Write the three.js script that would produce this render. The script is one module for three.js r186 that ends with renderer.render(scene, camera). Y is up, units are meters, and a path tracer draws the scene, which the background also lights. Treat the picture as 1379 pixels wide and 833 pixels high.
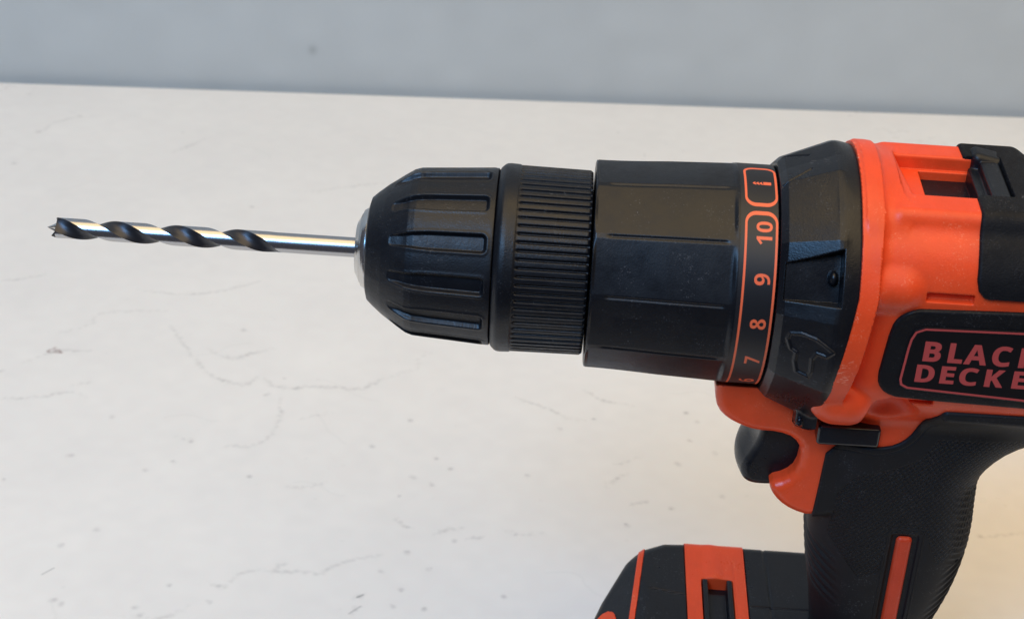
import * as THREE from 'three';
import { RectAreaLightUniformsLib } from 'three/addons/lights/RectAreaLightUniformsLib.js';
import { RoundedBoxGeometry } from 'three/addons/geometries/RoundedBoxGeometry.js';
import { mergeGeometries } from 'three/addons/utils/BufferGeometryUtils.js';

// ---------------------------------------------------------------- camera, lamps, exposure
const scene = new THREE.Scene();
const rad = THREE.MathUtils.degToRad;
const camera = new THREE.PerspectiveCamera(18.92, 1379 / 833, 0.05, 12);
camera.rotation.order = 'YXZ';
camera.rotation.set(rad(-31), rad(1.2), rad(3.2));
camera.position.set(0.00882, 0.38106, 0.39206);
camera.focus = 0.455;
camera.userData.fStop = 34;
scene.add(camera);

const renderer = new THREE.WebGLRenderer({ antialias: true });
renderer.toneMapping = THREE.LinearToneMapping;
renderer.toneMappingExposure = 1;
renderer.shadowMap.enabled = true;
renderer.shadowMap.type = THREE.PCFSoftShadowMap;
RectAreaLightUniformsLib.init();

scene.background = new THREE.Color().setRGB(0.075, 0.075, 0.09);      // what the dim room sends back
function areaLamp(name, color, intensity, w, h, pos, target) {
  const l = new THREE.RectAreaLight(new THREE.Color().setRGB(...color), intensity, w, h);
  l.name = name; l.position.set(...pos); l.lookAt(...target); scene.add(l); return l;
}
areaLamp('window_light', [0.22, 0.53, 1.0], 13.6, 0.95, 0.70, [-0.72, 1.46, 1.10], [0, 0.1, 0]);
areaLamp('ceiling_light', [1.0, 0.755, 0.42], 2.48, 3.0, 2.3, [0.4, 2.0, 0.55], [0.4, 0, 0.549]);
const lamp = new THREE.SpotLight(new THREE.Color().setRGB(1.0, 0.35, 0.05), 0.10, 0, rad(15), 1.0);
lamp.name = 'desk_lamp'; lamp.position.set(0.46, 0.42, -0.30); lamp.target.position.set(0.245, 0, -0.13);
lamp.castShadow = true; lamp.shadow.radius = 2; scene.add(lamp, lamp.target);

// ---------------------------------------------------------------- helpers
let seed = 7;
const rnd = () => { seed = (seed + 0x6d2b79f5) | 0; let t = Math.imul(seed ^ (seed >>> 15), 1 | seed); t = (t + Math.imul(t ^ (t >>> 7), 61 | t)) ^ t; return ((t ^ (t >>> 14)) >>> 0) / 4294967296; };
const clamp = (x, a, b) => Math.min(b, Math.max(a, x));
const lerp = (a, b, t) => a + (b - a) * t;
const smooth = (a, b, x) => { const t = clamp((x - a) / (b - a), 0, 1); return t * t * (3 - 2 * t); };
const smin = (a, b, k) => { const h = Math.max(k - Math.abs(a - b), 0) / k; return Math.min(a, b) - h * h * k * 0.25; };
const smax = (a, b, k) => -smin(-a, -b, k);
const hyp = Math.hypot;
function add(parent, name, geometry, material) {
  const m = new THREE.Mesh(geometry, material);
  m.name = name; m.castShadow = m.receiveShadow = true; parent.add(m); return m;
}
function tag(o, label, category, kind) {
  o.userData.label = label;
  if (category) o.userData.category = category;
  if (kind) o.userData.kind = kind;
  return o;
}
// distances in millimetres: x along the chuck axis, y up from it, z towards the camera
function sdPoly(P, x, y) {
  let d = (x - P[0][0]) ** 2 + (y - P[0][1]) ** 2, s = 1;
  for (let i = 0, j = P.length - 1; i < P.length; j = i, i++) {
    const ex = P[j][0] - P[i][0], ey = P[j][1] - P[i][1], wx = x - P[i][0], wy = y - P[i][1];
    const t = clamp((wx * ex + wy * ey) / (ex * ex + ey * ey), 0, 1), bx = wx - ex * t, by = wy - ey * t;
    d = Math.min(d, bx * bx + by * by);
    const c1 = y >= P[i][1], c2 = y < P[j][1], c3 = ex * wy > ey * wx;
    if ((c1 && c2 && c3) || (!c1 && !c2 && !c3)) s = -s;
  }
  return s * Math.sqrt(d);
}
const eased = (P, times = 2) => { for (let k = 0; k < times; k++) P = P.flatMap((a, i) => { const b = P[(i + 1) % P.length]; return [[lerp(a[0], b[0], 0.25), lerp(a[1], b[1], 0.25)], [lerp(a[0], b[0], 0.75), lerp(a[1], b[1], 0.75)]]; }); return P; };
function sdLine(P, x, y) {
  let d = 1e9;
  for (let i = 1; i < P.length; i++) {
    const ex = P[i][0] - P[i - 1][0], ey = P[i][1] - P[i - 1][1], wx = x - P[i - 1][0], wy = y - P[i - 1][1];
    const t = clamp((wx * ex + wy * ey) / (ex * ex + ey * ey), 0, 1);
    d = Math.min(d, hyp(wx - ex * t, wy - ey * t));
  }
  return d;
}
const rrect = (x, y, hx, hy, r) => { const a = Math.abs(x) - hx + r, b = Math.abs(y) - hy + r; return hyp(Math.max(a, 0), Math.max(b, 0)) + Math.min(Math.max(a, b), 0) - r; };
const both = (a, b, r) => hyp(Math.max(a + r, 0), Math.max(b + r, 0)) + Math.min(Math.max(a + r, b + r), 0) - r;   // rounded intersection
const rbox = (x, y, z, hx, hy, hz, r) => both(rrect(x, y, hx, hy, r), Math.abs(z) - hz, r);
const capsule = (x, y, z, ax, ay, az, bx, by, bz, r) => {
  const dx = bx - ax, dy = by - ay, dz = bz - az, t = clamp(((x - ax) * dx + (y - ay) * dy + (z - az) * dz) / (dx * dx + dy * dy + dz * dz), 0, 1);
  return hyp(x - ax - dx * t, y - ay - dy * t, z - az - dz * t) - r;
};
// A closed surface around f < 0 (surface nets on the cells near it, each corner pulled onto the surface).
const BX = 85, BY = -160;                                             // the drill's base, in these millimetres
const UVS = { side: (x, y, z) => [x / 60, (y - 0.6 * z) / 60] };
function sdfGeometry(f, lo, hi, h, uv = UVS.side) {
  const B = 5, nb = [0, 1, 2].map((i) => Math.ceil((hi[i] - lo[i]) / h / B)), n = nb.map((b) => b * B + 1), [nx, ny, nz] = n;
  const F = new Float32Array(nx * ny * nz).fill(NaN), half = B * h * 0.5, reach = half * 1.7321 + 0.8, live = [];
  for (let bz = 0; bz < nb[2]; bz++) for (let by = 0; by < nb[1]; by++) for (let bx = 0; bx < nb[0]; bx++) {
    const x0 = bx * B, y0 = by * B, z0 = bz * B;
    if (Math.abs(f(lo[0] + x0 * h + half, lo[1] + y0 * h + half, lo[2] + z0 * h + half)) > reach) continue;
    live.push([x0, y0, z0]);
    for (let k = z0; k <= z0 + B; k++) for (let j = y0; j <= y0 + B; j++) for (let i = x0; i <= x0 + B; i++) {
      const at = (k * ny + j) * nx + i;
      if (F[at] !== F[at]) F[at] = f(lo[0] + i * h, lo[1] + j * h, lo[2] + k * h);
    }
  }
  const pos = [], nor = [], uvs = [], idx = [], cell = new Int32Array(nx * ny * nz).fill(-1), found = [], c = new Float32Array(8), e = 0.04;
    const E = [[0, 1], [0, 2], [0, 4], [1, 3], [1, 5], [2, 3], [2, 6], [3, 7], [4, 5], [4, 6], [5, 7], [6, 7]];
  for (const [x0, y0, z0] of live) for (let k = z0; k < z0 + B; k++) for (let j = y0; j < y0 + B; j++) for (let i = x0; i < x0 + B; i++) {
    const base = (k * ny + j) * nx + i; let neg = 0;
    for (let q = 0; q < 8; q++) { c[q] = F[base + (q & 1) + ((q >> 1) & 1) * nx + (q >> 2) * nx * ny]; if (c[q] < 0) neg++; }
    if (!neg || neg === 8) continue;
    let px = 0, py = 0, pz = 0, m = 0;
    for (const [a, b] of E) if ((c[a] < 0) !== (c[b] < 0)) {
      const t = c[a] / (c[a] - c[b]);
      px += lerp(a & 1, b & 1, t); py += lerp((a >> 1) & 1, (b >> 1) & 1, t); pz += lerp(a >> 2, b >> 2, t); m++;
    }
    let x = lo[0] + (i + px / m) * h, y = lo[1] + (j + py / m) * h, z = lo[2] + (k + pz / m) * h, gx, gy, gz, g;
    const ox = x, oy = y, oz = z;
    for (let it = 0; it < 2; it++) {
      gx = f(x + e, y, z) - f(x - e, y, z); gy = f(x, y + e, z) - f(x, y - e, z); gz = f(x, y, z + e) - f(x, y, z - e);
      g = hyp(gx, gy, gz) / (2 * e) || 1; gx /= 2 * e; gy /= 2 * e; gz /= 2 * e;
      if (it < 1) { const s = clamp(f(x, y, z) / (g * g), -h, h) * 0.97; x = clamp(x - gx * s, ox - h, ox + h); y = clamp(y - gy * s, oy - h, oy + h); z = clamp(z - gz * s, oz - h, oz + h); }
    }
    cell[base] = pos.length / 3; found.push(base);
    pos.push((x - BX) / 1000, (y - BY) / 1000, z / 1000); nor.push(gx / g, gy / g, gz / g); uvs.push(...uv(x, y, z));
  }
  const quad = (a, b, c, d, flip) => { if (a < 0 || b < 0 || c < 0 || d < 0) return; flip ? idx.push(a, c, b, b, c, d) : idx.push(a, b, c, b, d, c); };
  const D = [1, nx, nx * ny];
  for (const at of found) {
    const here = F[at] < 0;
    for (let ax = 0; ax < 3; ax++) {
      const far = F[at + D[ax]];
      if (far !== far || here === far < 0) continue;
      const u = D[(ax + 1) % 3], v = D[(ax + 2) % 3];
      quad(cell[at - u - v], cell[at - v], cell[at - u], cell[at], !here);
    }
  }
  const out = new THREE.BufferGeometry();
  out.setAttribute('position', new THREE.Float32BufferAttribute(pos, 3));
  out.setAttribute('normal', new THREE.Float32BufferAttribute(nor, 3));
  out.setAttribute('uv', new THREE.Float32BufferAttribute(uvs, 2));
  out.setIndex(idx);
  return out;
}
// A profile [[x, r], ...] turned about the chuck axis; disp(x, angle, r) may press grooves into it. The angle is 0 towards the camera and 90 at the top.
function profile(P, step) {
  const out = [P[0]];
  for (let i = 1; i < P.length; i++) {
    const d = hyp(P[i][0] - P[i - 1][0], P[i][1] - P[i - 1][1]), k = Math.max(1, Math.ceil(d / step));
    for (let j = 1; j <= k; j++) out.push([lerp(P[i - 1][0], P[i][0], j / k), lerp(P[i - 1][1], P[i][1], j / k)]);
  }
  return out;
}
function turned(P, n, disp, ox = BX, oy = BY, from = 0, to = 360) {
  const pos = [], uv = [], idx = [], full = to - from === 360, cols = n + 1;
  P.forEach(([x, r], i) => {
    for (let j = 0; j < cols; j++) {
      const a = from + ((full ? j % n : j) / n) * (to - from), q = disp ? disp(x, a, r) : r, t = rad(a);
      pos.push((x - ox) / 1000, (q * Math.sin(t) - oy) / 1000, (q * Math.cos(t)) / 1000);
      uv.push(x / 60, ((from + (j / n) * (to - from)) * 0.42) / 60);
      if (i && j) { const b = i * cols + j; idx.push(b - cols - 1, b - 1, b - cols, b - 1, b, b - cols); }
    }
  });
  const g = new THREE.BufferGeometry();
  g.setAttribute('position', new THREE.Float32BufferAttribute(pos, 3));
  g.setAttribute('uv', new THREE.Float32BufferAttribute(uv, 2));
  g.setIndex(idx); g.computeVertexNormals();
  if (full) { const N = g.attributes.normal; for (let i = 0; i < P.length; i++) { const a = i * cols, b = a + n, v = new THREE.Vector3(N.getX(a) + N.getX(b), N.getY(a) + N.getY(b), N.getZ(a) + N.getZ(b)).normalize(); N.setXYZ(a, v.x, v.y, v.z); N.setXYZ(b, v.x, v.y, v.z); } }
  return g;
}

// ---------------------------------------------------------------- textures
function noiseGrid(cells) { const g = new Float32Array(cells * cells); for (let i = 0; i < g.length; i++) g[i] = rnd(); return (u, v) => {
  const x = u * cells, y = v * cells, i = Math.floor(x), j = Math.floor(y), fx = x - i, fy = y - j, sx = fx * fx * (3 - 2 * fx), sy = fy * fy * (3 - 2 * fy), w = (q) => ((q % cells) + cells) % cells;
  return lerp(lerp(g[w(j) * cells + w(i)], g[w(j) * cells + w(i + 1)], sx), lerp(g[w(j + 1) * cells + w(i)], g[w(j + 1) * cells + w(i + 1)], sx), sy); }; }
function dataTexture(size, fn, srgb) {
  const d = new Uint8Array(size * size * 4);
  for (let y = 0; y < size; y++) for (let x = 0; x < size; x++) { const c = fn(x / size, y / size), o = (y * size + x) * 4; d[o] = clamp(c[0] * 255, 0, 255); d[o + 1] = clamp(c[1] * 255, 0, 255); d[o + 2] = clamp(c[2] * 255, 0, 255); d[o + 3] = 255; }
  const t = new THREE.DataTexture(d, size, size);
  t.wrapS = t.wrapT = THREE.RepeatWrapping; t.magFilter = THREE.LinearFilter; if (srgb) t.colorSpace = THREE.SRGBColorSpace; t.needsUpdate = true;
  return t;
}
function canvasTexture(w, h, draw, srgb = true) {
  const c = document.createElement('canvas'); c.width = w; c.height = h; draw(c.getContext('2d'), w, h);
  const t = new THREE.CanvasTexture(c); if (srgb) t.colorSpace = THREE.SRGBColorSpace; return t;
}
const n5 = noiseGrid(5), n16 = noiseGrid(16), n48 = noiseGrid(48), n160 = noiseGrid(160), n300 = noiseGrid(300);
const fbm = (u, v) => 0.4 * n5(u, v) + 0.3 * n16(u, v) + 0.2 * n48(u, v) + 0.1 * n160(u, v);
const wearTex = dataTexture(512, (u, v) => { const q = 0.72 + 0.30 * (fbm(u, v) - 0.5) * 2 + 0.10 * (n300(u, v) - 0.5); return [q, q, q]; });
const grainTex = dataTexture(512, (u, v) => { const q = 0.5 + 0.5 * (n300(u, v) - 0.5) + 0.3 * (n160(u, v) - 0.5); return [q, q, q]; });
// black plastic: near-black with the pale dust and scuffs that lie on the tool
function dusty(base, dust, amount, threshold, marks) {
  return canvasTexture(1024, 1024, (c, w) => {
    const im = c.createImageData(w, w);
    for (let y = 0; y < w; y++) for (let x = 0; x < w; x++) {
      const u = x / w, v = y / w, k = smooth(threshold, 1.0, n300(u, v) * 0.55 + n160(u, v) * 0.3 + n16(u, v) * 0.3) * amount + 0.05 * fbm(u, v) * amount, o = (y * w + x) * 4;
      for (let q = 0; q < 3; q++) im.data[o + q] = lerp(base[q], dust[q], k) * (0.94 + 0.12 * fbm(v, u));
      im.data[o + 3] = 255;
    }
    c.putImageData(im, 0, 0);
    for (let i = 0; i < 46; i++) {
      const x = rnd() * w, y = rnd() * w, a = rnd() * 6.28, l = 4 + rnd() * 26;
      c.strokeStyle = `rgba(${dust[0]},${dust[1]},${dust[2]},${0.05 + 0.22 * rnd() * amount})`; c.lineWidth = 0.6 + rnd() * 1.2;
      c.beginPath(); c.moveTo(x, y); c.quadraticCurveTo(x + Math.cos(a) * l * 0.5 + 2, y + Math.sin(a) * l * 0.5, x + Math.cos(a) * l, y + Math.sin(a) * l); c.stroke();
    }
    marks?.(c, w);
  });
}
function tiled(t) { t.wrapS = t.wrapT = THREE.RepeatWrapping; return t; }
const scuffs = (c, w, u, v, n, du, dv, ang, len, col) => { for (let i = 0; i < n; i++) { const x = ((u + (rnd() - 0.5) * du + 1) % 1) * w, y = (1 - v + (rnd() - 0.5) * dv) * w, a = ang + (rnd() - 0.5) * 0.7, l = len * (0.4 + rnd()); c.strokeStyle = `rgba(${col},${0.25 + 0.5 * rnd()})`; c.lineWidth = 0.8 + rnd() * 1.8; c.beginPath(); c.moveTo(x, y); c.lineTo(x + Math.cos(a) * l, y + Math.sin(a) * l); c.stroke(); } };
const blackMap = tiled(dusty([13, 15, 20], [116, 114, 112], 0.42, 0.82, (c, w) => { scuffs(c, w, 0.17, 0.52, 9, 0.08, 0.03, 0.1, 14, '135,130,124'); scuffs(c, w, 0.46, 0.45, 16, 0.05, 0.14, 1.2, 5, '130,128,124'); scuffs(c, w, 0.46, 0.93, 14, 0.05, 0.12, 1.2, 5, '130,128,124'); scuffs(c, w, 0.24, 0.53, 5, 0.06, 0.05, 0.4, 9, '150,145,140'); }));
const rubberMap = tiled(dusty([13, 13, 16], [120, 117, 114], 0.38, 0.76, (c, w) => scuffs(c, w, 0.96, 0.41, 30, 0.07, 0.02, -0.1, 12, '150,146,142')));
const orangeMap = tiled(dusty([236, 76, 34], [255, 165, 140], 0.35, 0.80, (c, w) => { scuffs(c, w, 0.285, 0.57, 26, 0.05, 0.10, -0.25, 22, '255,190,170'); scuffs(c, w, 0.31, 0.82, 26, 0.03, 0.05, 0.6, 5, '255,205,190'); }));
const plastic = (o) => new THREE.MeshPhysicalMaterial({ metalness: 0, specularIntensity: 0.7, roughnessMap: wearTex, bumpMap: grainTex, ...o });
const M = {
  black: plastic({ name: 'black_plastic', map: blackMap, roughness: 0.50, bumpScale: 0.00003 }),
  chuck: plastic({ name: 'chuck_plastic', map: blackMap, roughness: 0.58, bumpScale: 0.00005 }),
  collar: plastic({ name: 'collar_plastic', map: blackMap, roughness: 0.50, bumpScale: 0.00002 }),
  rubber: plastic({ name: 'soft_rubber', map: rubberMap, roughness: 0.85, bumpScale: 0.00008, specularIntensity: 0.45 }),
  gloss: new THREE.MeshPhysicalMaterial({ name: 'glossy_black', color: new THREE.Color().setRGB(0.012, 0.012, 0.014), roughness: 0.18 }),
  orange: plastic({ name: 'orange_plastic', map: orangeMap, roughness: 0.52, bumpScale: 0.00003 }),
  stripe: plastic({ name: 'dull_orange_rubber', map: orangeMap, color: new THREE.Color().setRGB(0.66, 0.60, 0.72), roughness: 0.6, bumpScale: 0.00003 }),
  steel: new THREE.MeshPhysicalMaterial({ name: 'polished_steel', color: new THREE.Color().setRGB(0.46, 0.455, 0.46), metalness: 1, roughness: 0.24 }),
  satin: new THREE.MeshPhysicalMaterial({ name: 'satin_steel', color: new THREE.Color().setRGB(0.62, 0.60, 0.57), metalness: 1, roughness: 0.3, roughnessMap: wearTex }),
  oxide: new THREE.MeshPhysicalMaterial({ name: 'black_oxide', color: new THREE.Color().setRGB(0.045, 0.045, 0.05), metalness: 0.7, roughness: 0.38 }),
};

// ---------------------------------------------------------------- tabletop and wall
const TX0 = -310, TX1 = 310, TZ0 = -480, TZ1 = 90;
const VEINS = [[[-230, -372], [-224, -384], [-215, -391]], [[-166, -360], [-159, -368], [-154, -376]], [[-209, -238], [-202, -240], [-193, -245]], [[-153, -238], [-133, -237], [-122, -241], [-107, -251]], [[-175, -203], [-166, -210], [-165, -217], [-156, -221], [-140, -223]], [[-135, -213], [-127, -199], [-120, -189], [-113, -180], [-107, -177], [-97, -176]], [[-118, -198], [-108, -192], [-98, -199]], [[-184, -180], [-178, -186], [-172, -190], [-161, -191]], [[-185, -156], [-171, -159], [-162, -163], [-155, -161]], [[-162, -167], [-156, -171]], [[-119, -140], [-111, -139]], [[-111, -194], [-107, -193], [-101, -197], [-93, -201]], [[-108, -175], [-99, -176], [-96, -182], [-89, -176], [-82, -175], [-78, -177], [-68, -178], [-57, -178], [-50, -186], [-43, -191], [-38, -195], [-38, -201], [-34, -207]], [[-101, -136], [-90, -138], [-84, -150], [-86, -170]], [[-77, -155], [-66, -162]], [[-87, -59], [-84, -66], [-80, -70], [-73, -70], [-69, -70], [-63, -71], [-57, -71], [-54, -75], [-47, -79], [-39, -82]], [[-73, -70], [-71, -73], [-69, -75]], [[-46, -52], [-43, -56]], [[-47, -59], [-43, -62]], [[-75, -115], [-67, -116], [-62, -119]], [[-37, -102], [-33, -98], [-30, -98]], [[-23, -95], [-18, -98], [-14, -99]], [[-12, -94], [-6, -95]], [[-114, -43], [-103, -44], [-96, -50]], [[-92, -62], [-86, -60]], [[0, -179], [9, -175], [20, -168], [26, -167]], [[25, -187], [33, -181], [44, -179]], [[33, -128], [41, -136]], [[37, -141], [46, -147]], [[42, -118], [49, -121]], [[0, -100], [4, -98], [14, -99]], [[-100, -330], [-60, -345], [-20, -338], [30, -352]], [[60, -300], [110, -320], [150, -316]], [[162, -114], [176, -117], [190, -115]]];
const SPOTS = [[-230, -372], [-215, -391], [-232, -339], [-165, -381], [-121, -313], [-107, -213], [-190, -174], [-143, -149], [-112, -137], [-142, -76], [-104, -60], [-112, -48], [-110, -45], [-90, -53], [-138, -49], [-135, -47], [-133, -85], [-89, -120], [-152, -125], [-125, -119], [-116, -125], [-170, -108], [-108, -177], [-91, -170], [-86, -182], [-37, -160], [-49, -142], [-26, -137], [-20, -132], [-81, -175], [-33, -125], [-26, -122], [-37, -114], [-16, -92], [-31, -84], [-38, -74], [-23, -77], [-31, -65], [-23, -57], [2, -65], [-33, -57], [-44, -61], [4, -98], [29, -169], [17, -161], [63, -177], [67, -171], [64, -159], [59, -144], [6, -131], [74, -126], [56, -118], [41, -107], [73, -152], [161, -114], [183, -424]];
const tableMap = canvasTexture(2048, 1882, (c, w, h) => {
  const px = (x) => ((x - TX0) / (TX1 - TX0)) * w, pz = (z) => ((z - TZ0) / (TZ1 - TZ0)) * h, s = w / (TX1 - TX0);
  const im = c.createImageData(w, h);
  for (let y = 0; y < h; y++) for (let x = 0; x < w; x++) {
    const u = x / w, v = y / h, q = (fbm(u, v) - 0.5) * 10 + (n48(u * 2.7, v * 2.7) - 0.5) * 3, o = (y * w + x) * 4;
    im.data[o] = 225 + q; im.data[o + 1] = 223.5 + q; im.data[o + 2] = 219.5 + q * 0.9; im.data[o + 3] = 255;
  }
  c.putImageData(im, 0, 0);
  c.lineCap = c.lineJoin = 'round';
  const blur = (x, y, r, col, a) => { const g = c.createRadialGradient(x, y, 0, x, y, r); g.addColorStop(0, `rgba(${col},${a})`); g.addColorStop(0.5, `rgba(${col},${a * 0.55})`); g.addColorStop(1, `rgba(${col},0)`); c.fillStyle = g; c.fillRect(x - r, y - r, 2 * r, 2 * r); };
  for (const v of VEINS) {
    const curve = new THREE.CatmullRomCurve3(v.map(([x, z]) => new THREE.Vector3(px(x), pz(z), 0))), L = curve.getLength(), n = Math.ceil(L / 1.2), ph = rnd() * 50;
    for (let i = 0; i <= n; i++) {
      const p = curve.getPointAt(i / n), k = (0.12 + 1.0 * smooth(0.3, 0.75, n16(i / 260, ph / 50))) * Math.sin(Math.PI * clamp(i / n, 0.06, 0.94)) ** 0.5;
      const jx = (n48(i / 90, ph / 47) - 0.5) * 5, jy = (n48(ph / 41, i / 80) - 0.5) * 5;
      blur(p.x + jx, p.y + jy, s * (0.55 + 0.5 * k), '120,118,120', 0.038 * k + 0.003);
      blur(p.x + jx * 2, p.y + jy * 2, s * 2.2, '140,138,140', 0.012);
    }
  }
  for (const [x, z] of SPOTS) for (let i = 0; i < 3; i++) blur(px(x + (rnd() - 0.5) * 1.4), pz(z + (rnd() - 0.5) * 1.6), s * (0.7 + 0.9 * rnd()), '105,103,105', 0.06 + 0.09 * rnd());
  for (let i = 0; i < 520; i++) blur(rnd() * w, rnd() * h, s * (0.35 + 0.7 * rnd()), '120,118,120', 0.02 + 0.04 * rnd());
  for (let i = 0; i < 60; i++) { let x = rnd() * w, y = rnd() * h, a = (rnd() - 0.5) * 1.2; for (let k = 0; k < 40 + rnd() * 70; k++) { a += (rnd() - 0.5) * 0.5; x += Math.cos(a) * 1.6; y += Math.sin(a) * 1.6; blur(x, y, s * 0.9, '140,138,140', 0.022); } }
  for (let i = 0; i < 70; i++) { const t = rnd(), q = rnd(); blur(px(-175 - 3.2 + 6 * t + 0.8), pz(-188.3 - 4.5 * (1 - Math.abs(t - 0.45) * 1.7) * q), s * 0.7, '95,70,68', 0.13); }
  const dash = (x0, z0, x1, z1) => { for (let i = 0; i <= 24; i++) blur(px(lerp(x0, x1, i / 24)), pz(lerp(z0, z1, i / 24)), s * 0.5, '90,92,92', 0.12); };
  dash(-144.6, -60.5, -141.6, -64.2); dash(-46, -52, -42.7, -56); dash(-44.5, -60, -42.5, -61.6);
});
tableMap.wrapS = tableMap.wrapT = THREE.MirroredRepeatWrapping;
{
  const g = new RoundedBoxGeometry(1.8, 0.03, 0.60, 3, 0.003); g.translate(0, -0.015, -0.150);
  const p = g.attributes.position, uv = g.attributes.uv, a = rad(4.2);
  for (let i = 0; i < p.count; i++) {
    if (p.getZ(i) < -0.4) p.setZ(i, p.getZ(i) + 0.0058 - Math.tan(a) * p.getX(i));     // the back edge follows the wall
    uv.setXY(i, (p.getX(i) * 1000 - TX0) / (TX1 - TX0), 1 - (p.getZ(i) * 1000 - TZ0) / (TZ1 - TZ0));
  }
  const t = add(scene, 'tabletop', g, new THREE.MeshPhysicalMaterial({ name: 'marbled_laminate', map: tableMap, roughness: 0.5, roughnessMap: wearTex, specularIntensity: 0.5 }));
  tag(t, 'white marbled tabletop with faint grey veins under the drill', 'tabletop', 'structure');
}
{
  const wallMap = tiled(dataTexture(2048, (u, v) => { const q = 0.95 + 0.05 * (fbm(u, v) - 0.5) + 0.02 * (n160(u, v) - 0.5) - 0.11 * Math.exp(-(((u - 0.4516) / 0.0008) ** 2) - (((v - 0.1881) / 0.0014) ** 2)); return [q, q, q]; }, true));
  const g = new THREE.BoxGeometry(2.4, 1.7, 0.08, 24, 17, 1);
  const w = add(scene, 'wall', g, new THREE.MeshStandardMaterial({ name: 'grey_blue_paint', map: wallMap, color: new THREE.Color().setRGB(0.60, 0.62, 0.60), roughness: 0.8, bumpMap: wearTex, bumpScale: 0.0006 }));
  w.position.set(0, 0.55, -0.4880); w.rotation.y = rad(4.2);
  tag(w, 'plain pale grey blue wall behind the white tabletop', 'wall', 'structure');
}

// ---------------------------------------------------------------- the drill
const drill = new THREE.Group(); drill.name = 'cordless_drill'; drill.position.set(BX / 1000, 0, 0); scene.add(drill);
tag(drill, 'orange and black cordless drill standing on its battery on the white tabletop', 'drill');

// chuck
add(drill, 'chuck_nose', turned(profile([[-37.5, 0.2], [-37.5, 2.9], [-37.8, 3.4], [-37.8, 6.4], [-37.4, 7.1], [-36.7, 8.5], [-36.4, 8.7], [-36.3, 9.3], [-35.3, 9.95], [-34.6, 10.1], [-33, 10.1]], 0.4), 96), M.satin);
const grooveAt = (a, n, ph) => { const s = 360 / n; return ((((a - ph) % s) + s * 1.5) % s) - s / 2; };
{
  const P = profile([[-34.2, 9.9], [-34.75, 10.2], [-34.9, 11.2], [-34.5, 12.6], [-33.2, 13.8], [-30.6, 15.9], [-27, 18.3], [-24.6, 19.75], [-23.0, 20.25], [-21, 20.4], [-14, 20.85], [-5.2, 21.45], [-4.5, 21.45], [-4.3, 21.2], [-4.25, 20.4]], 0.28);
  const disp = (x, a, r) => {
    const w = rad(grooveAt(a, 13, 9.2)) * 20.6, d = rrect(x + 17.4, w, 11.3, 1.95 - 0.5 * smooth(-18, -28, x), 0.9);
    return r - 1.15 * smooth(0.25, -0.25, d) * smooth(-30, -24.5, x) + 0.14 * Math.exp(-(((d - 0.5) / 0.4) ** 2)) * smooth(-30, -24.5, x);
  };
  add(drill, 'chuck_sleeve', turned(P, 13 * 48, disp), M.chuck);
}
{
  const P = profile([[-4.2, 20.2], [-4.1, 21.3], [-3.8, 21.75], [-3.0, 22.5], [-2.5, 22.75], [-1.6, 22.85], [0.6, 22.75], [0.9, 22.55], [17.6, 22.35], [18.2, 21.9], [18.3, 20]], 0.3);
  const disp = (x, a, r) => {
    const w = Math.abs(grooveAt(a, 70, 2.9)) / (360 / 70), inx = smooth(1.0, 1.7, x) * smooth(18.2, 17.6, x);
    return r - 0.48 * inx * smooth(0.19, 0.09, w) - 0.10 * inx * smooth(0.3, 0.15, w);
  };
  add(drill, 'chuck_ring', turned(P, 70 * 16, disp), M.chuck);
}
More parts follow.
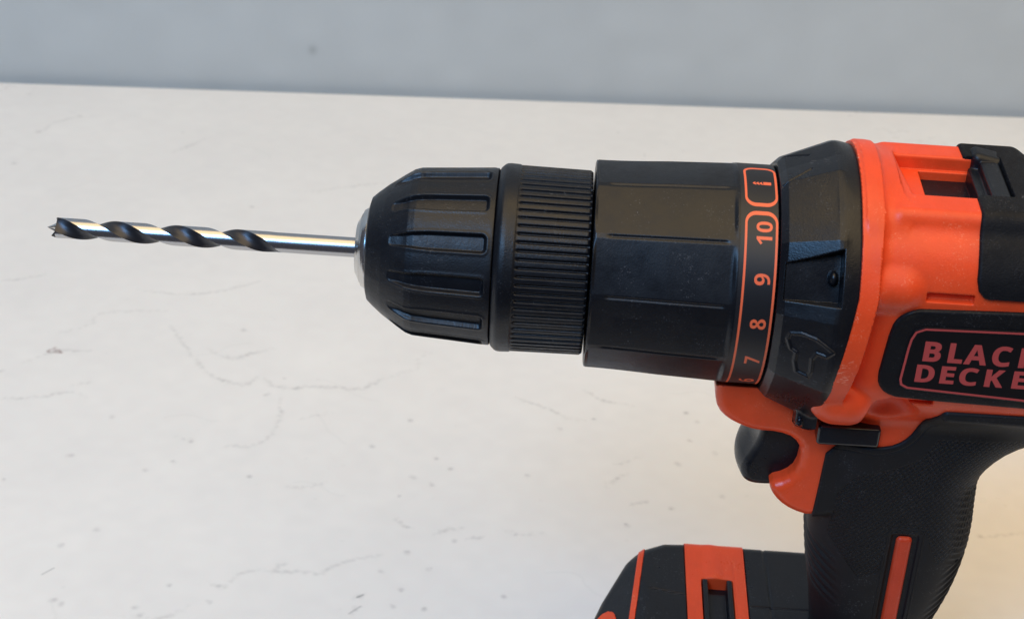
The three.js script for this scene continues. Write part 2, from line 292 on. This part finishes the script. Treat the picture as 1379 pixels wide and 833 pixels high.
// torque collar with flat grip faces
const collarR = (x) => lerp(25.15, 26.45, smooth(19, 52, x));
{
  const P = profile([[18.75, 20], [18.75, 24.5], [18.95, 25.0], [19.3, 25.25], [22, 25.3], [52, 26.45], [60.6, 26.45], [60.95, 26.4], [61.2, 26.2], [61.25, 25.8], [61.25, 22]], 0.45);
  const disp = (x, a, r) => {
    const d = grooveAt(a, 11, 44.4 + 16.36), k = smooth(51.6, 50.9, x), R = Math.min(r, collarR(x));
    if (x > 60.6) return r - 0.22 * (1 + Math.cos(rad(a) * 110)) * smooth(60.6, 61.0, x);
    if (x < 19.2 || x > 51.7) return r > R ? R : r;
    const flat = Math.min(R, (R * 0.975) / Math.cos(rad(d * 0.86)));
    const edge = rad(16.36 - Math.abs(d)) * R;
    const cut = 0.28 * Math.exp(-((edge / 0.35) ** 2)) * smooth(50, 49, x) * smooth(21.5, 23, x);
    return lerp(R, flat, k) - cut;
  };
  const collar = add(drill, 'torque_collar', turned(P, 11 * 90, disp), M.collar);
  const S = 12, X0 = 52.2, X1 = 61.3, H = 2016, at = (a) => ((120 - a) / 360) * H;       // the print runs round the collar, the top row of pixels at 120 degrees
  const orange = '#f0693f';
  const bandMap = canvasTexture(Math.round((X1 - X0) * S) * 2, H, (c, w, h) => {
    const s2 = w / (X1 - X0), X = (x) => (x - X0) * s2;
    c.fillStyle = '#141418'; c.fillRect(0, 0, w, h);
    c.save(); c.scale(1, 1);
    const ky = H / 360;
    c.strokeStyle = orange; c.lineWidth = 0.62 * s2 * 0.9;
    const box = (a0, a1, r) => { c.beginPath(); c.roundRect(X(53.45), at(a0), X(60.5) - X(53.45), at(a1) - at(a0), [r]); c.stroke(); };
    const ring = (pts) => { c.beginPath(); pts.forEach(([x, a], i) => (i ? c.lineTo(X(x), at(a)) : c.moveTo(X(x), at(a)))); c.closePath(); c.stroke(); };
    const pill = (a0, a1, ra) => { const P2 = [], rx = 2.3; for (const [cx, ca, s] of [[60.5 - rx, a0 - ra, 0], [60.5 - rx, a1 + ra, 90], [53.45 + rx, a1 + ra, 180], [53.45 + rx, a0 - ra, 270]]) for (let i = 0; i <= 10; i++) { const t = rad(s + i * 9); P2.push([cx + rx * Math.sin(t), ca + ra * Math.cos(t)]); } ring(P2); };
    pill(99, 66.5, 5.2); pill(61.3, -204, 5.8);
    c.fillStyle = orange;
    c.save(); c.translate(X(57.2), at(82.3)); c.scale(s2, ky / 0.464);                // drill-bit sign: a shank and three slanted flutes
    c.beginPath(); c.roundRect(0.35, -0.62, 1.85, 1.24, 0.2); c.fill();
    for (let i = 0; i < 3; i++) { const x = 0.15 - i * 0.78; c.beginPath(); c.moveTo(x, -0.6); c.quadraticCurveTo(x - 0.5, -0.5, x - 0.75, 0.1); c.lineTo(x - 0.1, 0.6); c.lineTo(x + 0.25, 0.6); c.lineTo(x - 0.1, -0.1); c.closePath(); c.fill(); }
    c.restore();
    c.textAlign = 'center'; c.textBaseline = 'middle';
    [['10', 50.3], ['9', 26.9], ['8', 3.7], ['7', -19.9], ['6', -43.5], ['5', -67], ['4', -90.5], ['3', -114], ['2', -137.5], ['1', -161]].forEach(([t, a]) => {
      c.save(); c.translate(X(57.35), at(a)); c.scale(s2, ky / 0.464); c.rotate(-Math.PI / 2); c.font = 'bold 5.0px sans-serif'; c.scale(1.12, 1); c.fillText(t, 0, 0.1); c.restore();
    });
    c.restore();
  });
  const g = turned([[X0, 26.5], [X0 + 4, 26.5], [X1 - 0.5, 26.5]], 240), uv = g.attributes.uv;
  for (let i = 0, k = 0; i < 3; i++) for (let j = 0; j <= 240; j++, k++) { const a = (j / 240) * 360; uv.setXY(k, ([X0, X0 + 4, X1 - 0.5][i] - X0) / (X1 - X0), 1 - (120 - a) / 360); }
  bandMap.wrapT = THREE.RepeatWrapping;
  add(collar, 'number_band', g, new THREE.MeshPhysicalMaterial({ name: 'printed_band', map: bandMap, roughness: 0.48 }));
}

// ---- body distances
const angOf = (y, z) => (Math.atan2(y, Math.abs(z)) * 180) / Math.PI;
const rimX = (a) => lerp(75.0, 78.9, clamp((a + 27) / 49, 0, 1));
const G_PROFILE = [[61.35, 0], [61.35, 27.5], [62.9, 29.05], [73.7, 33.4], [74.6, 33.55], [75.4, 33.5], [80, 32.5], [80, 0]];
const HAMMER = [[64.4, 0.6], [64.9, 3.8], [67.2, 4.8], [70.6, 3.6], [72.8, 1.4], [74.6, -0.6], [73.2, -3.3], [71.1, -2.9], [70.3, -6.1], [70.5, -12.7], [70.1, -16.0], [67.3, -15.1], [66.6, -10.0], [66.7, -5.1], [65.4, -4.1], [64.4, 0.6]].map(([x, a]) => [x, a * 0.55]);
function gearHousing(x, y, z) {
  const a = angOf(y, z), arc = a * 0.55, r = hyp(y, z) * lerp(1, 1.02 * Math.cos(rad(grooveAt(a, 11, 60.8))), 0.65 * smooth(77, 73, x));   // eleven flat faces, round at the rim
  let d = sdPoly(G_PROFILE, x, r);
  if (d > 3) return d;
  if (z > 0 || true) {
    const pocket = Math.max(Math.max((18.4 - a) * 0.55, (a - lerp(35.2, 41, (x - 62.5) / 12.5)) * 0.55), x - 75, 62.6 - x, 28.3 + 0.03 * (x - 62) - r);
    d = smax(d, -pocket, 0.3);
    d = Math.min(d, Math.max(hyp((x - 73.3) / 1.1, (arc - 29.7 * 0.55) / 2.0, (r - 29.2) / 1.9) - 1, -3));
    if (a > -20 && a < 10) d = smin(d, hyp(sdLine(HAMMER, x, arc), sdPoly(G_PROFILE, x, r)) - 0.38, 0.3);
    if (a > 60) d = smax(d, -(hyp(Math.min(sdLine([[62.0, 76 * 0.55], [68.2, 83.4 * 0.55]], x, arc), 99), sdPoly(G_PROFILE, x, r)) - 0.3), 0.2);
  }
  d = smin(d, rbox(x - 73.6, y + 27.0, Math.abs(z) - 18.2, 3.2, 4.6, 2.8, 0.7), 0.6);
  d = smin(d, hyp((x - 71.4) / 0.9, (y + 28.4) / 1.8, (Math.abs(z) - 21.2) / 0.9) - 1, 0.15);
  return Math.max(d, x - rimX(a) - 0.6);
}
add(drill, 'gear_housing', sdfGeometry(gearHousing, [60, -36, -36], [80, 36, 36], 0.3), M.black);

const TRIGGER_HOUSE = eased([[51.5, -17], [51.4, -27], [52.4, -31], [55, -33.6], [58.5, -35.4], [62.5, -36.6], [68, -36.6], [72.0, -38.0], [74.4, -41.5], [74.0, -47.5], [71.5, -50.5], [67.6, -52], [68.2, -54.5], [70.5, -57.6], [74, -60], [79, -61.5], [90, -58], [97, -40], [97, -17]], 1);
const HANDLE = eased([[78, -12], [79, -40], [79.5, -50], [79.6, -60], [80.9, -67], [81.2, -73], [83, -85], [85.4, -97], [86.8, -106], [88.4, -118], [107.5, -118], [113.6, -103], [117.0, -93], [119.4, -84], [120.7, -75], [121.1, -66.8], [120.2, -56], [120.0, -50], [122.6, -45], [127, -40.5], [133, -37.5], [150, -35], [150, -12]], 1);
const motorSection = (y, z) => rrect(y, z, 28.5, 27.5, 18);
function handleD(x, y, z) { const d2 = sdPoly(HANDLE, x, y); return both(d2, Math.abs(z) - 16.5, 13); }
function core(x, y, z) {
  const az = Math.abs(z), r = hyp(y, z), a = angOf(y, z);
  let d = both(motorSection(y, z), Math.abs(x - 121) - 43, 7);
  d = smin(d, rbox(x - 103, y - 15.3, z, 17.5, 14, 19, 2.6), 2.2);                         // raised block that carries the speed switch
  if (x < 100) {
    const fl = Math.max(r - 33.45, x - rimX(a) - 4.4, rimX(a) - x, y < 0 ? -y - 32.2 : -99);
    d = smin(d, fl, lerp(0.8, 3, smooth(8, 21, y)));
    if (y > 10) d = smin(d, smax(Math.max(r - 33.4 + 0.3 * Math.max(0, x - 82.4), x - 88.2, 80.6 - x), (50 - a) * 0.55, 4), 2.5);
    d = smin(d, capsule(x, y, az, 83, 12.4, 23.6, 88.8, 12.4, 23.5, 5.9), 1.4);
    d = smin(d, smax(capsule(x, y, az, 79.0, -19.0, 22.0, 81.2, -19.0, 22.0, 7.0), -24.6 - y, 0.4), 0.8);
  }
  if (y < -8) {
    d = smin(d, handleD(x, y, z), 4);
    if (x < 104) d = smin(d, both(sdPoly(TRIGGER_HOUSE, x, y), az - 14.6, 2.6), 1.2);
    const cup = hyp(x - 91.8, (y + 23.6) * 0.9, (az - 25.0) / 1.1) - 6.6;
    d = smax(d, -cup, 1.0);
  }
  d = smax(d, -rbox(x - 99.9, y - 12.3, az - 28.0, 5.4, 1.1, 2.4, 0.4), 0.3);                // moulded slots above and below the badge
  d = smax(d, -rbox(x - 95.6, y + 16.6, az - 26.4, 5.2, 0.75, 2.2, 0.3), 0.4);
  return d;
}
function housing(x, y, z) {
  let d = core(x, y, z);
  if (y > 18) {
    const slant = 89.2 + 0.10 * (z + 10);
    d = smax(d, -Math.max(slant - x, x - 120, Math.abs(z) - 10, 26.0 - y), 0.8);
    d = smax(d, -Math.max(95.4 - x, x - 120, Math.abs(z + 0.5) - 8.6, 22.5 - y), 0.4);
  }
  // room for the chuck gearbox and the trigger
  d = Math.max(d, -Math.max(hyp(y, z) - 27.3, x - 79));
  return d;
}
add(drill, 'body_housing', sdfGeometry(housing, [50, -66, -36], [168, 36, 36], 0.42), M.orange);

const shell = (poly, t, k, extra) => (x, y, z) => { const c = core(x, y, z); if (c > 3) return c - t; return Math.max(smax(c - t, sdPoly(poly, x, y), k), -(c + 1.6), extra ? extra(x, y, z) : -99); };
const REAR = [[106.4, 36], [105.4, 28], [105.2, 21.5], [105.2, 17], [105.8, 14.6], [107.2, 13.1], [109.8, 12.4], [175, 13.2], [175, 36]];
add(drill, 'rear_cover', sdfGeometry(shell(REAR, 0.85, 0.9, (x, y, z) => -Math.max(x - 114.2, Math.abs(z) - 10.2, 24 - y)), [103, 13, -32], [168, 34, 32], 0.42), M.rubber);
const BADGE = eased([[87.0, -11.5], [86.6, -8.6], [86.9, -5.2], [87.7, 4.2], [89, 7.0], [91.2, 8.9], [94.2, 9.5], [172, 11.9], [172, -17.6], [121, -16.0], [92.5, -15.2], [88.9, -13.9]], 1);
const badge = add(drill, 'badge_surround', sdfGeometry((x, y, z) => { const c = core(x, y, z); if (c > 3) return c - 0.9; return Math.max(smax(c - 0.9, sdPoly(BADGE, x, y), 1.0), -(c + 1.2), 10 - z); }, [84, -19, 8], [168, 14, 31], 0.42), M.rubber);
{
  const out = (x, y) => [x, y], sh = new THREE.Shape();
  const pts = [[91.5, -9.2], [92.0, -1], [92.3, 1.6], [93.0, 3.6], [95.2, 4.7], [168, 6.6], [168, -15.2], [121, -13.4], [93.4, -11.9], [91.9, -10.9]];
  pts.forEach(([x, y], i) => { const X = (x - BX) / 1000, Y = (y + 0.3 - BY) / 1000; i ? sh.lineTo(X, Y) : sh.moveTo(X, Y); });
  const g = new THREE.ExtrudeGeometry(sh, { depth: 0.0012, bevelEnabled: true, bevelThickness: 0.0002, bevelSize: 0.0002, bevelSegments: 2 });
  g.translate(0, 0, 0.02725);
  const X0 = 90, X1 = 170, Y0 = -16, Y1 = 10, p = g.attributes.position, uv = g.attributes.uv;
  for (let i = 0; i < p.count; i++) uv.setXY(i, (p.getX(i) * 1000 + BX - X0) / (X1 - X0), (p.getY(i) * 1000 + BY - Y0) / (Y1 - Y0));
  const map = canvasTexture(2048, Math.round((2048 * (Y1 - Y0)) / (X1 - X0)), (c, w, h) => {
    const s = w / (X1 - X0), X = (x) => (x - X0) * s, Y = (y) => (Y1 - y - 0.3) * s;
    c.fillStyle = '#120f11'; c.fillRect(0, 0, w, h);
    const col = '#b94a45';
    c.strokeStyle = col; c.lineWidth = 0.55 * s; c.lineJoin = 'round'; c.beginPath();
    const pts2 = [[91.75, -9.4], [92.3, -1], [92.6, 1.4], [93.4, 3.4], [95.4, 4.35], [167.5, 6.2], [167.5, -14.7], [121, -13.05], [93.6, -11.6], [92.1, -10.8]];
    pts2.forEach(([x, y], i) => (i ? c.lineTo(X(x), Y(y)) : c.moveTo(X(x), Y(y)))); c.closePath(); c.stroke();
    c.fillStyle = col; c.textBaseline = 'alphabetic'; c.textAlign = 'left';
    const letter = (t, x, y, cap, wide) => { c.save(); c.translate(X(x), Y(y)); c.scale((wide * s) / 10, (cap * s) / 10); c.font = 'bold 14px sans-serif'; c.lineWidth = 0.45; c.lineJoin = 'round'; c.strokeStyle = col; c.strokeText(t, 0, 0); c.fillText(t, 0, 0); c.restore(); };
    [['B', 95.8], ['L', 101.5], ['A', 105.9], ['C', 111.7], ['K', 117.7], ['+', 123.4]].forEach(([t, x]) => letter(t, x - 0.5, -4.0 - 0.004 * (x - 95), 5.1, 5.4));
    [['D', 94.9], ['E', 100.6], ['C', 105.2], ['K', 110.9], ['E', 117.2], ['R', 122]].forEach(([t, x]) => letter(t, x - 0.5, -9.75 - 0.004 * (x - 95), 4.55, 5.3));
  });
  add(badge, 'name_plate', g, new THREE.MeshPhysicalMaterial({ name: 'printed_plate', map, roughness: 0.34, specularIntensity: 0.6 }));
}
// soft grip
const GRIP = eased([[80.2, -37.2], [92.5, -36.8], [96.2, -35.8], [99.0, -33.4], [100.9, -29.6], [101.8, -25.6], [103.2, -21.8], [105.6, -19.3], [175, -19.6], [175, -122], [70, -122], [79.2, -70], [79.2, -66.2], [79.0, -62], [79.6, -52]], 1);
function grip(x, y, z) {
  const c = core(x, y, z);
  if (c > 3.2) return c - 1.2;
  let ridge = 0;
  if (y < -46 && Math.abs(c) < 4) {
    const d2 = sdPoly(HANDLE, x, y), near = smooth(-7, -2, d2);
    if (x > 100) ridge = 0.42 * near * (y > -73 ? Math.cos(((y + 0.55 * x) * 2 * Math.PI) / 1.95) : Math.cos(((y - 0.45 * x) * 2 * Math.PI) / 2.6) * smooth(-108, -98, y)) * smooth(-47, -52, y);
    else ridge = 0.3 * near * Math.cos(((y + 0.5 * x) * 2 * Math.PI) / 2.6) * smooth(-69, -73, y) * smooth(-90, -86, y);
  }
  let d = smax(c - 0.75 + ridge * 0.7, sdPoly(GRIP, x, y), 0.8);
  d = smin(d, both(both(Math.abs(y + 21.0) - 1.9, 103.8 - x, 1.5), Math.max(Math.abs(z) - 25.6, x - 164), 1.6), 0.5);   // padded lip under the badge
  d = Math.max(d, -(rbox(x - 102.9, y + 80, z - 17.6, 3.4, 17.6, 1.0, 0.6)));                          // recess of the stripe
  return Math.max(d, y + 18.4);
}
const gripUV = (x, y) => [(x - 75) / 100, (y + 122) / 100];
const gripBump = canvasTexture(2048, 2048, (c, w, h) => {
  const s = w / 100, X = (x) => (x - 75) * s, Y = (y) => h - (y + 122) * s;
  c.fillStyle = '#b0b0b0'; c.fillRect(0, 0, w, h);
  c.save(); c.beginPath();
  [[88, -46], [97, -42.5], [103, -39], [106, -33], [150, -32], [150, -42], [120, -52], [121, -66], [112, -71.5], [108, -61.8], [98.5, -62], [97.8, -75], [93, -77], [84, -66], [84.5, -52]].forEach(([x, y], i) => (i ? c.lineTo(X(x), Y(y)) : c.moveTo(X(x), Y(y)))); c.closePath(); c.clip();
  for (let q = -160; q < 260; q += 1.5) for (const [k, col] of [[1, '#303030'], [-0.75, '#303030']]) { c.strokeStyle = col; c.lineWidth = 0.42 * s; c.beginPath(); c.moveTo(X(q), Y(-122)); c.lineTo(X(q + k * 100), Y(-22)); c.stroke(); }
  c.restore();
  c.strokeStyle = '#303030'; c.lineWidth = 0.5 * s; c.beginPath(); c.moveTo(X(78), Y(-38.9)); c.lineTo(X(93), Y(-38.6)); c.quadraticCurveTo(X(100), Y(-37), X(102.2), Y(-31)); c.quadraticCurveTo(X(103), Y(-28.4), X(105), Y(-28)); c.stroke();
  c.strokeStyle = '#e0e0e0'; c.lineWidth = 0.4 * s; c.beginPath(); c.roundRect(X(98.4), Y(-60.6), 9 * s, 40 * s, 2 * s); c.stroke();
}, false);
const gripMat = new THREE.MeshPhysicalMaterial({ name: 'grip_rubber', map: (() => { const t = rubberMap.clone(); t.repeat.set(1.67, 1.67); return t; })(), roughness: 0.6, bumpMap: gripBump, bumpScale: 0.0026, specularIntensity: 0.62 });
add(drill, 'grip', sdfGeometry(grip, [74, -121, -28], [168, -17.5, 28.5], 0.42, gripUV), gripMat);
add(drill, 'inset_stripe', sdfGeometry((x, y, z) => rbox(x - 102.75, y + 79.4, z - 16.2, 2.0, 16.2, 1.5, 1.2), [99, -98, 13], [107, -61, 19], 0.35), M.stripe);

// trigger
const TRIGGER = eased([[64.6, -34], [64.2, -40], [63.2, -44], [61.4, -47.2], [59.8, -50], [59.5, -52.6], [60.3, -54.6], [62.4, -55.8], [66, -56.2], [73, -55.6], [77, -51], [78, -45], [78, -34]]);
add(drill, 'trigger', sdfGeometry((x, y, z) => { const s = 1.7 * smooth(66, 60, x) * (z / 9) ** 2; return both(sdPoly(TRIGGER, x - s, y), Math.abs(z) - 9.3, 1.9); }, [57, -60, -11], [79, -33, 11], 0.33), M.black);
// reverse switch that comes out on both sides
add(drill, 'direction_switch', sdfGeometry((x, y, z) => rbox(x - 84.3, y + 33.2 - 0.01 * (x - 84), z, 7.6, 2.8, 18.6, 0.9), [75, -38, -21], [94, -28, 21], 0.33), M.gloss);
// speed switch on top
add(drill, 'speed_slider', sdfGeometry((x, y, z) => Math.min(rbox(x - 105, y - 23.3, z + 0.5, 10.2, 0.6, 8.5, 0.3), smin(rbox(x - 111.6, y - 26.2, z - 0.6, 2.3, 3.6, 9.2, 0.7), smin(rbox(x - 113.8, y - 26.0 + 0.2 * (x - 109.4), z + 11.6, 6.2, 5.2, 3.2, 1.8), rbox(x - 108.6, y - 25, z, 1.6, 2.6, 9.6, 0.6), 0.6), 0.4)), [93, 20, -17], [122, 34, 13], 0.3), M.black);

// ---- battery pack
const battery = new THREE.Group(); battery.name = 'battery_pack'; drill.add(battery);
const PLAN = [[25.6, 0], [26.2, 6], [30, 16], [36.5, 28], [41, 33], [47, 36.4], [54, 37], [98, 37], [108, 30], [108, -30], [98, -37], [54, -37], [47, -36.4], [41, -33], [36.5, -28], [30, -16], [26.2, -6]];
function pack(x, y, z) {
  let d = both(sdPoly(PLAN, x, z), Math.abs(y + 134.9) - 24.9, 4.5);
  const slope = ((y + 110) - (x - 40.5) * 0.78) / 1.268;
  return smax(d, slope, 1.6);
}
const seam = (v, w) => 0.35 * Math.exp(-((v / w) ** 2));
add(battery, 'battery_shell', sdfGeometry((x, y, z) => {
  let d = pack(x, y, z) + seam(x - 76.8 - 0.02 * z, 0.35) + seam(Math.abs(z) - 8.5, 0.3) * smooth(70, 72, x) * 0.8 + seam(Math.abs(z) - 14 + 0.2 * (x - 41), 0.35) * smooth(42, 44, x) * smooth(54, 52, x);
  return Math.max(smax(d, -Math.max(Math.abs(x - 61.8) - 8.4, -113.5 - y), 0.3), -(pack(x, y, z) + 4));
}, [24, -161, -39], [137, -108, 39], 0.5), M.black);
const LATCH_CUT = (x, y, z) => Math.max(rrect(x - 62, z, 4.4, 19, 0.8), -114.5 - y);
add(battery, 'battery_latch', sdfGeometry((x, y, z) => {
  let d = Math.max(pack(x, y, z) - 0.35, Math.abs(x - 61.7) - 8.45);
  d = smin(d, capsule(x, y, Math.abs(z), 61.2, -111.6, 21, 60.6, -112.4, 33, 2.4), 1.6);
  d = smax(d, -pack(x, y, z) - 5, 0.3);
  d = smax(d, -capsule(x, y, Math.abs(z), 67.4, -109.3, 0, 67.0, -109.3, 27, 0.55), 0.3);
  return Math.max(smax(d, -LATCH_CUT(x, y, z), 0.3), y < -111 ? pack(x, y, z) - 0.35 : -99);
}, [51, -161, -39], [72, -105, 39], 0.42), M.orange);
add(battery, 'latch_button', sdfGeometry((x, y, z) => Math.min(rbox(x - 62, y + 113.6, z, 4.2, 1.4, 15.6, 0.5), rbox(Math.abs(x - 62) - 3.4, y + 111.4, z, 0.75, 2.0, 18.6, 0.4)), [56, -117, -20], [68, -108, 20], 0.3), M.black);
add(battery, 'trim_strip', sdfGeometry((x, y, z) => Math.max(pack(x, y, z) - 0.3, Math.abs(x - 37.9 - 0.1 * Math.abs(z)) - 0.85, -(pack(x, y, z) + 2)), [34, -161, -39], [46, -108, 39], 0.33), M.orange);
add(battery, 'front_tab', sdfGeometry((x, y, z) => Math.max(pack(x, y, z) - 0.4, hyp((x - 31.0) / 3.0, (Math.abs(z) - 5) / 5.0) * 3 - 3, -(pack(x, y, z) + 2), -132 - y), [25, -135, -12], [38, -108, 12], 0.33), M.orange);

// ---------------------------------------------------------------- the wood bit in the chuck
{
  const OX = -75, bit = new THREE.Group(); bit.name = 'drill_bit'; bit.position.set(OX / 1000, 0.16, 0); scene.add(bit);
  tag(bit, 'steel brad point wood drill bit with dark spiral flute held in the chuck', 'drill bit');
  const R = 2.5, LEAD = 30, mid = (x) => 31 - ((x + 93.6) / LEAD) * 360;              // the flute's middle turns with x
  const half = (x) => 50 * smooth(-55.2, -60.5, x) ** 0.6, deep = (x) => smooth(-56.4, -60, x);
  const strip = (x0, x1, n, m, ang, rr) => {
    const pos = [], uv = [], idx = [];
    for (let i = 0; i <= n; i++) for (let j = 0; j <= m; j++) {
      const x = lerp(x0, x1, i / n), [a, r] = [ang(x, j / m), rr(x, j / m)], t = rad(a);
      pos.push((x - OX) / 1000, (r * Math.sin(t)) / 1000, (r * Math.cos(t)) / 1000); uv.push(x / 20, j / m);
      if (i && j) { const b = i * (m + 1) + j; idx.push(b - m - 2, b - 1, b - m - 1, b - 1, b, b - m - 1); }
    }
    const g = new THREE.BufferGeometry(); g.setAttribute('position', new THREE.Float32BufferAttribute(pos, 3)); g.setAttribute('uv', new THREE.Float32BufferAttribute(uv, 2)); g.setIndex(idx); g.computeVertexNormals(); return g;
  };
  for (const turn of [0, 180]) {
    add(bit, 'land', strip(-111.2, -56.2, 420, 30, (x, t) => turn + mid(x) + half(x) + t * (180 - 2 * half(x)), (x) => lerp(R, 2.42, smooth(-60, -56, x))), M.steel);
    add(bit, 'flute', strip(-111.2, -56.2, 420, 40, (x, t) => turn + mid(x) - half(x) + t * 2 * half(x), (x, t) => lerp(R, 2.42, smooth(-60, -56, x)) - 1.0 * deep(x) * (1 - Math.abs(2 * t - 1) ** 2.4)), M.oxide);
  }
  add(bit, 'shank', turned(profile([[-56.2, 2.42], [-45, 2.42], [-36, 2.42], [-34, 2.42]], 2), 64, null, OX, 0), M.steel);
  // end face, centre point and spurs
  add(bit, 'end_face', strip(-111.2, -110.6, 2, 60, (x, t) => t * 360, (x) => lerp(1.3, 0.1, (x + 111.2) / 0.6)), M.oxide);
  add(bit, 'brad_point', turned(profile([[-113.6, 0.03], [-113.0, 0.28], [-112.2, 0.62], [-111.6, 0.95], [-110.9, 1.35]], 0.2), 24, (x, a, r) => r * (1 - 0.22 * Math.cos(rad(a * 4))), OX, 0), M.satin);
  for (const [a, l] of [[mid(-111.2) + 92, 1.0], [mid(-111.2) + 262, 0.7]]) {
    const g = strip(-111.2 - l, -111.0, 6, 12, (x, t) => a + (t - 0.5) * 46 * smooth(-111.3 - l, -111.0, x), () => R - 0.02), g2 = strip(-111.2 - l, -111.0, 6, 12, (x, t) => a + (t - 0.5) * 46 * smooth(-111.3 - l, -111.0, x), (x) => lerp(R - 0.06, 1.1, (x + 111.2 + l) / (l + 0.2)));
    add(bit, 'spur', mergeGeometries([g, g2]), M.oxide);
  }
}
renderer.render(scene, camera);
